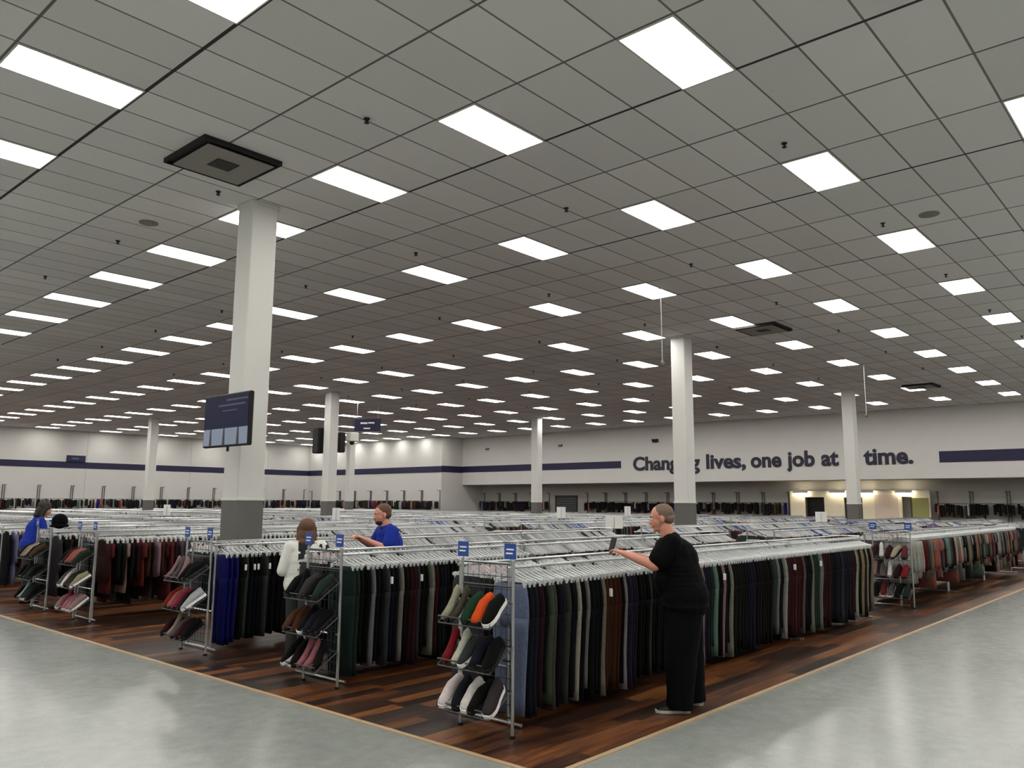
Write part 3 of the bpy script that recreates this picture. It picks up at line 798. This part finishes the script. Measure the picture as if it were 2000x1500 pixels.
# ------------------------------------------------------------------ white sign cards above the racks
for x, y, z0, z1, w_, lb in ((14.12, 9.66, 1.22, 1.48, .36, 'large white sign card on a stand left of the head of the man in black'),
                       (18.9, 14.8, 1.3, 1.62, .26, 'white sign card in front of the dark wall window'),
                       (21.96, 14.5, 1.34, 1.64, .2, 'small white sign card just left of the man in black, high up'),
                       (14.1, 19.2, 1.22, 1.56, .22, 'white sign card at the foot of the speaker column'),
                       (11.3, 23.7, 1.3, 1.62, .2, 'white sign card among the racks left of the monitor column'),
                       (24.3, 9.2, 1.22, 1.52, .34, 'white sign card in front of the left fitting-room doorway')):
    t = empty('sign_card', (x, y, 0), YAW+PI/2+.0); tag(t, lb, 'sign', 'white sign cards on the racks')
    MB().bbox(-w_/2, w_/2, -.006, .006, z0, z1, .002).build('card', M_WHITE, t)
    MB().tube([(0, .01, .01), (0, .01, z1-.02)], .007, 6).tube([(0, .0, .004), (0, 0, .02)], .12, 12).build('stand', M_CHROME, t)

# ------------------------------------------------------------------ wall racks
WR = []
def wall_rack_mesh(L, h):
    b = MB()
    for x in (.05, L-.05):
        b.box(x-.016, x+.016, -.04, 0, 0.01, h)
        b.tube([(x, -.04, h-.02), (x, -.30, h-.02)], .016, 5)
        b.tube([(x, -.04, 1.80), (x, -.34, 1.80)], .014, 5)
    b.tube([(0, -.32, 1.80), (L, -.32, 1.80)], .016, 6)
    return b
wc, wcb = [], []
darkw = [s2l(c) for c in ((20, 20, 22), (28, 28, 30), (36, 36, 36), (24, 26, 34), (40, 32, 30), (18, 18, 18), (60, 58, 56))]
def wall_run(x0, y0, dx, dy, rz, n_, L, h, where, light):
    me = None
    for k in range(n_):
        o = bpy.data.objects.new('garment_rail', me if me else wall_rack_mesh(L-.02, h).mesh('garment_rail', mat('garment_rail_metal', (84, 84, 84), .5, .5)))
        me = o.data; C.objects.link(o); o.location = (x0+dx*L*k, y0+dy*L*k, 0); o.rotation_euler.z = rz
        tag(o, 'grey wall garment rail on the %s, %s from left' % (where, nth(k+1)), 'wall rack', 'wall racks along the far walls')
    ln = L*n_; s_ = .04; nx, ny = math.sin(rz), -math.cos(rz)
    while s_ < ln-.05:
        if rs.random() < .82:
            Lg = rs.uniform(.32, .60)
            px, py = x0+dx*s_+nx*.32, y0+dy*s_+ny*.32
            col = rs.choice(darkw) if rs.random() > light else s2l(jit(rs.choice(list(CN.values())), rs))
            sc = (1.6, 1, Lg/.9)
            tv = gl[1].v if abs(dx) > .5 else [(b_, a, c) for a, b_, c in gl[1].v]
            wc.append((tv, gl[1].f, (px, py, 1.84+rs.uniform(-.08, .02)), sc if abs(dx) > .5 else (1, 1.6, Lg/.9), col))
        s_ += .10
wall_run(12.0, YL-.02, 1, 0, 0, 13, 1.87, 2.62, 'left wall', .3)
wall_run(XW-.02, YL-.6, 0, -1, -PI/2, 8, 1.80, 2.50, 'back wall', .4)
wall_run(XR-.02, 38.3, 0, -1, -PI/2, 4, 1.45, 2.35, 'wall left of the dark window', .25)
wall_run(XR-.02, 29.6, 0, -1, -PI/2, 9, 1.42, 2.35, 'wall left of the fitting rooms', .25)
wall_run(XR-.02, 10.0, 0, -1, -PI/2, 6, 1.42, 2.35, 'wall right of the fitting rooms', .06)
bulk('hanging_clothes', wc, M_STUFF, 'mostly black clothes hanging side by side along the far walls', 'clothes')

# dark shuttered wall window
t = empty('service_window', (XR-.03, 31.2, 1.65)); tag(t, 'dark framed shuttered window in the recess wall below the navy stripe', 'window')
MB().box(-.02, .03, -.8, .8, -.5, .48).build('shutter', mat('shutter_dark', (52, 56, 56), .5), t)
b = MB()
for a in ((-.86, -.78, -.56, .54), (.78, .86, -.56, .54)): b.box(-.05, .03, a[0], a[1], a[2], a[3])
b.box(-.05, .03, -.86, .86, .46, .54); b.box(-.05, .03, -.86, .86, -.56, -.5); b.build('frame', mat('frame_dark', (40, 44, 44), .5), t)
b = MB()
for k in range(6): b.box(-.035, -.02, -.78, .78, -.42+k*.15, -.40+k*.15)
b.build('slats', mat('slat_grey', (112, 116, 116), .5), t)

# ------------------------------------------------------------------ fitting rooms in the recess
M_WARM = mat('warm_white_wall', (226, 218, 198), .8)
FX = XR-.55
t = empty('fitting_room_front', (FX, 13.4, 0)); tag(t, 'pale fitting-room partition with two brightly lit openings in the recess', 'partition')
b = MB()
for y0, y1 in ((10.15, 10.95), (11.35, 13.1), (13.95, 14.9), (15.85, 16.6)):
    b.box(0, .08, y0-13.4, y1-13.4, 0.01, 2.32)
b.box(0, .08, 10.95-13.4, 11.35-13.4, 2.1, 2.32).box(0, .08, 13.1-13.4, 13.95-13.4, 2.06, 2.32).box(0, .08, 14.9-13.4, 15.85-13.4, 2.08, 2.32)
b.build('panel', M_WARM, t)
b = MB().box(-.02, 0, 11.5-13.4, 12.55-13.4, .6, 2.2); k = b.build('pink_panel', mat('pinkish_panel', (214, 196, 182), .7), t); k['label'] = 'pinkish beige panel'
b = MB().box(.0, .08, 10.15-13.4, 16.6-13.4, 2.32, 2.38); b.build('header', M_WPL, t)
b = MB().box(.3, .34, 14.9-13.4, 15.85-13.4, .02, 2.08); k = b.build('black_curtain', M_BLACK, t); k['label'] = 'black curtain in the left opening'
b = MB().box(.3, .34, 13.1-13.4, 13.95-13.4, .02, 2.06); b.build('dark_curtain', mat('brown_dark', (44, 34, 34), .9), t)
t = empty('fitting_room_door', (FX-.04, 10.9, 0)); tag(t, 'yellow-green fitting-room door standing right of the bright opening', 'door')
MB().bbox(-.02, .02, -.68, .0, .02, 2.05, .006).build('leaf', mat('door_olive', (150, 150, 92), .6), t)
MB().tube([(-.03, -.6, 1.0), (-.09, -.6, 1.0), (-.09, -.5, 1.0)], .014, 6).build('handle', M_CHROME, t)
MB().box(-.03, .03, .0, .07, .02, 2.08).build('jamb', mat('jamb_dark', (70, 62, 50), .6), t)
m_l = mat('added_lamp_glow', (250, 244, 220), .5, emit=(255, 240, 205), es=60)  # added strip lamps, no such fixtures seen; they brighten the fitting-room front
for y_, lb in ((16.0, 'left'), (14.2, 'middle-left'), (12.9, 'middle-right'), (11.2, 'right')):
    t = empty('added_lamp', (FX-.08, y_, 2.36)); tag(t, 'added warm strip lamp, unseen source above the fitting-room front, the %s one' % lb, 'added lamp', 'added fitting-room strip lamps')
    MB().bbox(-.10, -.08, -.38, .38, -.08, .06, .004).box(-.08, .06, -.38, .38, .045, .06).build('housing', M_WPL, t)  # added valance, hides the tube and sends its light down the wall
    MB().bbox(-.03, .03, -.33, .33, -.02, .02, .008).build('tube', m_l, t)
# ------------------------------------------------------------------ people
def remesh(mb, name, m, parent, vox=.009, smooth=2):
    o = mb.build(name, m); md = o.modifiers.new('r', 'REMESH'); md.mode = 'VOXEL'; md.voxel_size = vox
    if smooth:
        ms = o.modifiers.new('s', 'SMOOTH'); ms.iterations = smooth; ms.factor = .5
    bpy.context.view_layer.update()
    me = bpy.data.meshes.new_from_object(o.evaluated_get(bpy.context.evaluated_depsgraph_get()))
    o.modifiers.clear(); old = o.data; o.data = me; bpy.data.meshes.remove(old); me.name = name
    if not me.materials: me.materials.append(m)
    me.polygons.foreach_set('use_smooth', [True]*len(me.polygons))
    o.parent = parent
    return o
V3 = Vector
def hand(b, wrist, dirv, up, side, curl=.5, s=1.0):
    # palm + four fingers + thumb; dirv: where the fingers go, up: back of the hand, side: towards the thumb
    d = V3(dirv).normalized(); u = V3(up); u = (u-d*u.dot(d)).normalized(); sd = d.cross(u).normalized()
    if sd.dot(V3(side)) < 0: sd = -sd
    w = V3(wrist)
    for k in (-.026, -.009, .009, .026): b.cap(w+sd*k*.7*s, w+d*.085*s+sd*k*s, .014*s, .013*s, 8)
    for k, L in ((-.030, .058), (-.010, .070), (.011, .075), (.031, .068)):
        p = w+d*.088*s+sd*k*s; a = .25+curl*.5
        for j, (f, r) in enumerate(((.42, .0088), (.32, .0082), (.26, .0075))):
            q = p+(d*math.cos(a)-u*math.sin(a))*L*f*s; b.cap(p, q, r*s, r*.93*s, 8); p = q; a += curl*1.1
    p = w+d*.025*s+sd*.03*s; q = p+(d*.6+sd*.75-u*.2).normalized()*.04*s; b.cap(p, q, .013*s, .010*s, 8)
    b.cap(q, q+(d*.95+sd*.15-u*.3).normalized()*.032*s, .010*s, .008*s, 8)
def head_shape(b, c, q, s=1.0, jaw=1.0):
    # c = head centre at eye level; q rotates local (x forward) to body frame
    P = lambda x, y, z: V3(c)+q@(V3((x, y, z))*s)
    b.ball(P(-.012, 0, .03), (.095*s, .075*s, .088*s), 16, 12, q)
    b.ball(P(.018, 0, -.02), (.070*s, .062*s, .075*s), 14, 10, q)
    b.ball(P(.028, 0, -.072), (.048*s*jaw, .044*s*jaw, .038*s), 12, 8, q)
    b.cap(P(.078, 0, .008), P(.100, 0, -.028), .009*s, .014*s, 8)
    b.ball(P(.094, 0, -.030), (.012*s, .017*s, .010*s), 8, 6, q)
    b.cap(P(.078, -.03, .022), P(.078, .03, .022), .011*s, .011*s, 8)
    b.cap(P(.080, -.018, -.055), P(.080, .018, -.055), .009*s, .009*s, 8)
    b.ball(P(.070, 0, -.095), (.016*s, .02*s, .014*s), 8, 6, q)
    for sd in (-1, 1):
        b.ball(P(.045, sd*.040, -.02), (.022*s, .018*s, .022*s), 8, 6, q)
        b.ball(P(-.008, sd*.076, -.01), (.016*s, .009*s, .032*s), 8, 6, q)
def face_bits(parent, c, q, s=1.0):
    P = lambda x, y, z: V3(c)+q@(V3((x, y, z))*s)
    for sd in (-1, 1):
        e = MB().ball(P(.079, sd*.031, .002), .008*s, 8, 6).build('eye', M_EYE, parent, True)
        MB().ball(P(.0845, sd*.031, .001), .0045*s, 8, 6).build('iris', M_BLACK, e, True)
        MB().cap(P(.090, sd*.018, .026), P(.082, sd*.045, .026), .004*s, .003*s, 6).build('eyebrow', M_HAIRD, parent, True)
    MB().cap(P(.0885, -.020, -.055), P(.0885, .020, -.055), .005*s, .005*s, 6).build('mouth', M_LIP, parent, True)
def shoe_pair(parent, feet, m_up, m_so, L=.28):
    for (x, y, a) in feet:
        r = Matrix.Rotation(a, 4, 'Z')
        u = MB(); so = MB()
        prof = [(-.08, .03, .09), (-.06, .040, .10), (0, .040, .095), (.06, .044, .07), (.12, .050, .055), (.17, .044, .045), (.195, .022, .035)]
        u.ring([[(r@V3((px, yy, zz)))+V3((x, y, 0)) for yy, zz in ((-w_, .02), (-w_, .02+(h-.02)*.5), (-w_*.6, h), (w_*.6, h), (w_, .02+(h-.02)*.5), (w_, .02))] for px, w_, h in prof])
        so.ring([[(r@V3((px, yy, zz)))+V3((x, y, 0)) for yy, zz in ((-w_*1.12, .004), (-w_*1.14, .028), (w_*1.14, .028), (w_*1.12, .004))] for px, w_, h in [(-.088, .024, 0)]+prof[1:-1]+[(.205, .018, 0)]])
        o = u.build('shoe', m_up, parent, True); so.build('sole', m_so, o)
def person(loc, rz, label, J, girth, mats, s_head=1.0, hair='short', sleeve='short', lower='trousers', beard=False, extra=None, headq=None, vox=.009):
    t = empty('person', loc, rz); tag(t, label, 'person')
    skin, top, bot, hairm = mats
    b = MB(); j = {k: V3(v) for k, v in J.items() if isinstance(v, tuple)}; g = girth
    q = headq or Quaternion()
    head_shape(b, j['head'], q, s_head)
    nb = j['neck']
    b.cap(nb+V3((0, 0, -.02)), j['head']+q@V3((-.02, 0, -.07)), .058*g**.5, .052*g**.5)
    # torso
    b.cap(j['pelvis']+V3((0, -.07, 0)), j['pelvis']+V3((0, .07, 0)), .125*g, .125*g)
    mid = (j['pelvis']+j['chest'])/2
    b.ball(mid+V3((.015*g, 0, 0)), (.125*g, .155*g, .19)); b.ball(j['chest'], (.12*g, .17*g**.6, .19))
    b.cap(j['shL']+V3((0, -.03, -.01)), j['shR']+V3((0, .03, -.01)), .068, .068)
    b.cap(nb+V3((0, 0, -.04)), (j['shL']+j['shR'])/2, .07, .09)
    for sd in 'LR':
        b.cap(j['sh'+sd], j['el'+sd], .056*g**.5, .043*g**.4); b.cap(j['el'+sd], j['wr'+sd], .042*g**.4, .027)
        b.cap(j['hip'+sd], j['kn'+sd], .092*g**.8, .062*g**.5); b.cap(j['kn'+sd], j['an'+sd], .058*g**.5, .040)
        b.cap(j['an'+sd], j['an'+sd]+V3((0, 0, -.03)), .04, .04)
        hd = j['wr'+sd]-j['el'+sd]; hd = (hd.normalized()+V3(J.get('hbend', (0, 0, 0)))).normalized()
        hand(b, j['wr'+sd], hd, (0, 0, 1), (0, -1 if sd == 'L' else 1, .2), J.get('curl', .5))
    remesh(b, 'body', skin, t, .0075)
    # top garment
    b = MB(); e = .017
    b.cap(j['pelvis']+V3((0, -.08, .02)), j['pelvis']+V3((0, .08, .02)), .125*g+e, .125*g+e)
    b.ball(mid+V3((.018*g, 0, 0)), (.135*g+e, .165*g+e, .20)); b.ball(j['chest'], (.125*g+e, .175*g**.6+e, .20))
    for k in range(1, 8):       # fills the back and belly into one even drape
        f = k/8; c_ = j['pelvis'].lerp(j['chest'], f)+V3((.006, 0, .01))
        rx = (.125*g+e)*(1-f*.04)+.012*math.sin(PI*f); b.ball(c_, (rx, (.205*(1-f)+.175*f)*g**.7+e, .10), 16, 8)
    for k in range(4):
        f = k/4; c_ = j['chest'].lerp((j['shL']+j['shR'])/2, f); b.ball(c_, ((.12-.03*f)*g**.8+e, .165+e, .10), 16, 8)
    if extra.get('hem'): b.ball(j['pelvis']+V3((.0, 0, -.06)), (.128*g+e, .215*g**.7+e, .10), 16, 8)
    b.cap(j['shL']+V3((0, -.02, -.01)), j['shR']+V3((0, .02, -.01)), .068+e, .068+e)
    b.cap(nb+V3((0, 0, -.06)), (j['shL']+j['shR'])/2, .068+e, .09+e)
    for sd in 'LR':
        if sleeve == 'short':
            m_ = j['sh'+sd].lerp(j['el'+sd], .72); b.cap(j['sh'+sd], m_, .06*g**.5+e, .055*g**.5+e*1.3)
        else:
            b.cap(j['sh'+sd], j['el'+sd], .06*g**.5+e, .045*g**.4+e); m_ = j['el'+sd].lerp(j['wr'+sd], .93); b.cap(j['el'+sd], m_, .044*g**.4+e, .03+e*.8)
    remesh(b, 'shirt' if sleeve == 'short' else 'sweater', top, t, .010)
    if 'collar' in J:
        MB().tube([nb+V3((.065*math.cos(a)+.005, .068*math.sin(a), .015-.02*math.cos(a))) for a in [2*PI*k/16 for k in range(17)]], .012, 6).build('collar', top, t, True)
    # trousers
    b = MB(); e = .016
    b.cap(j['pelvis']+V3((0, -.07, -.02)), j['pelvis']+V3((0, .07, -.02)), .125*g+e*.7, .125*g+e*.7)
    for sd in 'LR':
        wd = extra.get('wide', 0)
        b.cap(j['hip'+sd], j['kn'+sd], .095*g**.8+e+wd*.3, .066*g**.6+e*1.6+wd)
        kp, ap = j['kn'+sd], j['an'+sd]; bp = V3((ap.x+.0, ap.y, .035))
        r0, r1 = .062*g**.6+e*1.6+wd, .058*g**.5+e*1.2+wd*.8
        b.tube([kp+V3((0, 0, .03)), kp.lerp(bp, .25), kp.lerp(bp, .5), kp.lerp(bp, .8), bp], [r0*.98, r0, (r0+r1)/2, r1, r1*1.03], 16)
    remesh(b, 'trousers', bot, t, .011)
    shoe_pair(t, [(j['an'+sd].x, j['an'+sd].y, (.15 if sd == 'L' else -.15)) for sd in 'LR'], extra.get('shoe', M_BLACK), extra.get('sole', M_WHITE))
    face_bits(t, j['head'], q, s_head)
    # hair
    P = lambda x, y, z: j['head']+q@(V3((x, y, z))*s_head)
    b = MB(); s = s_head
    if hair == 'short':
        b.ball(P(-.025, 0, .048), (.094*s, .080*s, .084*s), 16, 10, q); b.ball(P(-.05, 0, .0), (.062*s, .076*s, .06*s), 14, 8, q)
    elif hair == 'crop':
        b.ball(P(-.020, 0, .038), (.092*s, .078*s, .086*s), 16, 10, q); b.ball(P(-.05, 0, -.005), (.060*s, .074*s, .055*s), 14, 8, q)
    elif hair == 'bob':
        b.ball(P(-.025, 0, .045), (.104*s, .094*s, .092*s), 16, 10, q); b.ball(P(-.05, 0, -.05), (.075*s, .092*s, .12*s), 14, 10, q)
        for sd in (-1, 1): b.cap(P(.0, sd*.075, .02), P(-.005, sd*.082, -.13), .035*s, .03*s)
        b.cap(P(-.08, -.04, -.12), P(-.08, .04, -.12), .045*s, .045*s)
    remesh(b, 'hair', hairm, t, .007, 1)
    if beard:
        b = MB(); b.ball(P(.036, 0, -.082), (.052*s, .048*s, .034*s), 12, 8, q); b.cap(P(.084, -.02, -.045), P(.084, .02, -.045), .007, .007, 6)
        remesh(b, 'beard', M_HAIRD, t, .006, 1)
    return t
# man in black, leaning on the front row
JM = dict(pelvis=(-.075, 0, .93), chest=(.0, 0, 1.25), neck=(.05, 0, 1.46), head=(.115, 0, 1.61), shL=(.04, .20, 1.40), shR=(.04, -.20, 1.40),
          elL=(.19, .27, 1.22), wrL=(.45, .16, 1.31), elR=(.17, -.30, 1.20), wrR=(.40, -.18, 1.285), hipL=(-.08, .11, .90), hipR=(-.08, -.11, .90),
          knL=(-.03, .13, .50), knR=(-.10, -.14, .50), anL=(.0, .15, .09), anR=(-.13, -.15, .09), curl=.55)
hm = math.atan2(.84, -.54)
man = person((6.38, 3.72, .004), hm, 'heavy-set man in black t-shirt and black trousers leaning on the nearest rack row', JM, 1.50, (M_SKIN2, M_BLACKC, M_BLACKC, M_HAIRG), 1.06,
             'crop', 'short', extra={'wide': .028, 'hem': 1, 'shoe': M_BLACK, 'sole': mat('grey_sole', (186, 184, 176))}, headq=Quaternion((0, 1, 0), .12))
t = empty('handheld_phone', (0, 0, 0)); tag(t, 'black phone held up by the man in black', 'phone')
pw = Matrix.Rotation(hm, 4, 'Z')@V3((.545, .12, 1.385))+V3((6.38, 3.72, 0))
t.location = pw; t.rotation_euler = (0, -.35, hm+.75)
MB().bbox(-.005, .005, -.034, .034, -.062, .062, .004).build('body', M_BLACK, t)
MB().box(-.0062, -.005, -.030, .030, -.056, .056).build('screen', M_BLACK, t)
# man in the blue polo behind the second row
JB = dict(pelvis=(-.05, 0, .96), chest=(.03, 0, 1.23), neck=(.07, 0, 1.43), head=(.13, 0, 1.585), shL=(.06, .19, 1.385), shR=(.06, -.19, 1.385),
          elL=(.14, .27, 1.19), wrL=(.36, .12, 1.30), elR=(.14, -.27, 1.19), wrR=(.36, -.14, 1.30), hipL=(-.05, .10, .92), hipR=(-.05, -.10, .92),
          knL=(-.03, .12, .50), knR=(-.06, -.12, .50), anL=(-.05, .13, .09), anR=(-.08, -.13, .09), curl=.5, collar=1)
person((6.47, 7.68, .004), math.atan2(.35, -.94), 'bearded man in a royal blue polo shirt leaning over the second rack row', JB, 1.18, (M_SKIN2, M_BLUEC, M_BLACKC, M_HAIRB), 1.05,
       'short', 'short', beard=True, extra={'shoe': M_BLACK, 'sole': M_BLACK}, headq=Quaternion((0, 1, 0), .1))
# woman in the printed sweater
JW = dict(pelvis=(0, 0, .84), chest=(.0, 0, 1.10), neck=(.01, 0, 1.29), head=(.03, 0, 1.425), shL=(.0, .165, 1.245), shR=(.0, -.165, 1.245),
          elL=(-.02, .24, 1.00), wrL=(.20, .22, 1.02), elR=(.0, -.24, 1.00), wrR=(.22, -.16, 1.06), hipL=(0, .085, .80), hipR=(0, -.085, .80),
          knL=(.02, .09, .45), knR=(0, -.09, .45), anL=(0, .10, .09), anR=(-.02, -.10, .09), curl=.4)
person((5.23, 7.64, .004), math.atan2(.86, .5), 'short woman with brown bob hair in a white sweater with black print, seen from behind', JW, 1.05, (M_SKIN, M_KNIT, M_DKC, M_HAIRB), 1.0,
       'bob', 'long', extra={'shoe': M_BLACK, 'sole': M_WHITE})
# person in blue at far left
JP = dict(pelvis=(-.03, 0, .95), chest=(.04, 0, 1.22), neck=(.08, 0, 1.42), head=(.14, 0, 1.575), shL=(.06, .19, 1.37), shR=(.06, -.19, 1.37),
          elL=(.14, .26, 1.13), wrL=(.36, .16, 1.18), elR=(.14, -.26, 1.13), wrR=(.36, -.16, 1.18), hipL=(-.03, .10, .91), hipR=(-.03, -.10, .91),
          knL=(.0, .12, .50), knR=(-.03, -.12, .50), anL=(0, .13, .09), anR=(-.05, -.13, .09), curl=.5)
person((5.10, 15.58, .004), math.atan2(-.2, .98), 'person in a bright blue top bending over a rack at far left', JP, 1.25, (M_SKIN, M_BLUEC, M_DKC, M_HAIRD), 1.08,
       'bob', 'long', extra={'shoe': M_BLACK, 'sole': M_BLACK}, headq=Quaternion((0, 1, 0), .35))
# black knitted hat displayed on the fifth shoe rack
t = empty('black_hat', (4.94, 13.98, 1.30)); tag(t, 'round black knitted hat sitting on top of a shoe rack at far left', 'hat')
MB().ball((0, 0, .11), (.12, .12, .12), 14, 9).build('crown', M_BLACKC, t, True)
MB().tube([(.112*math.cos(a), .112*math.sin(a), .04) for a in [2*PI*k/20 for k in range(21)]], .022, 8).build('brim', M_BLACKC, t, True)
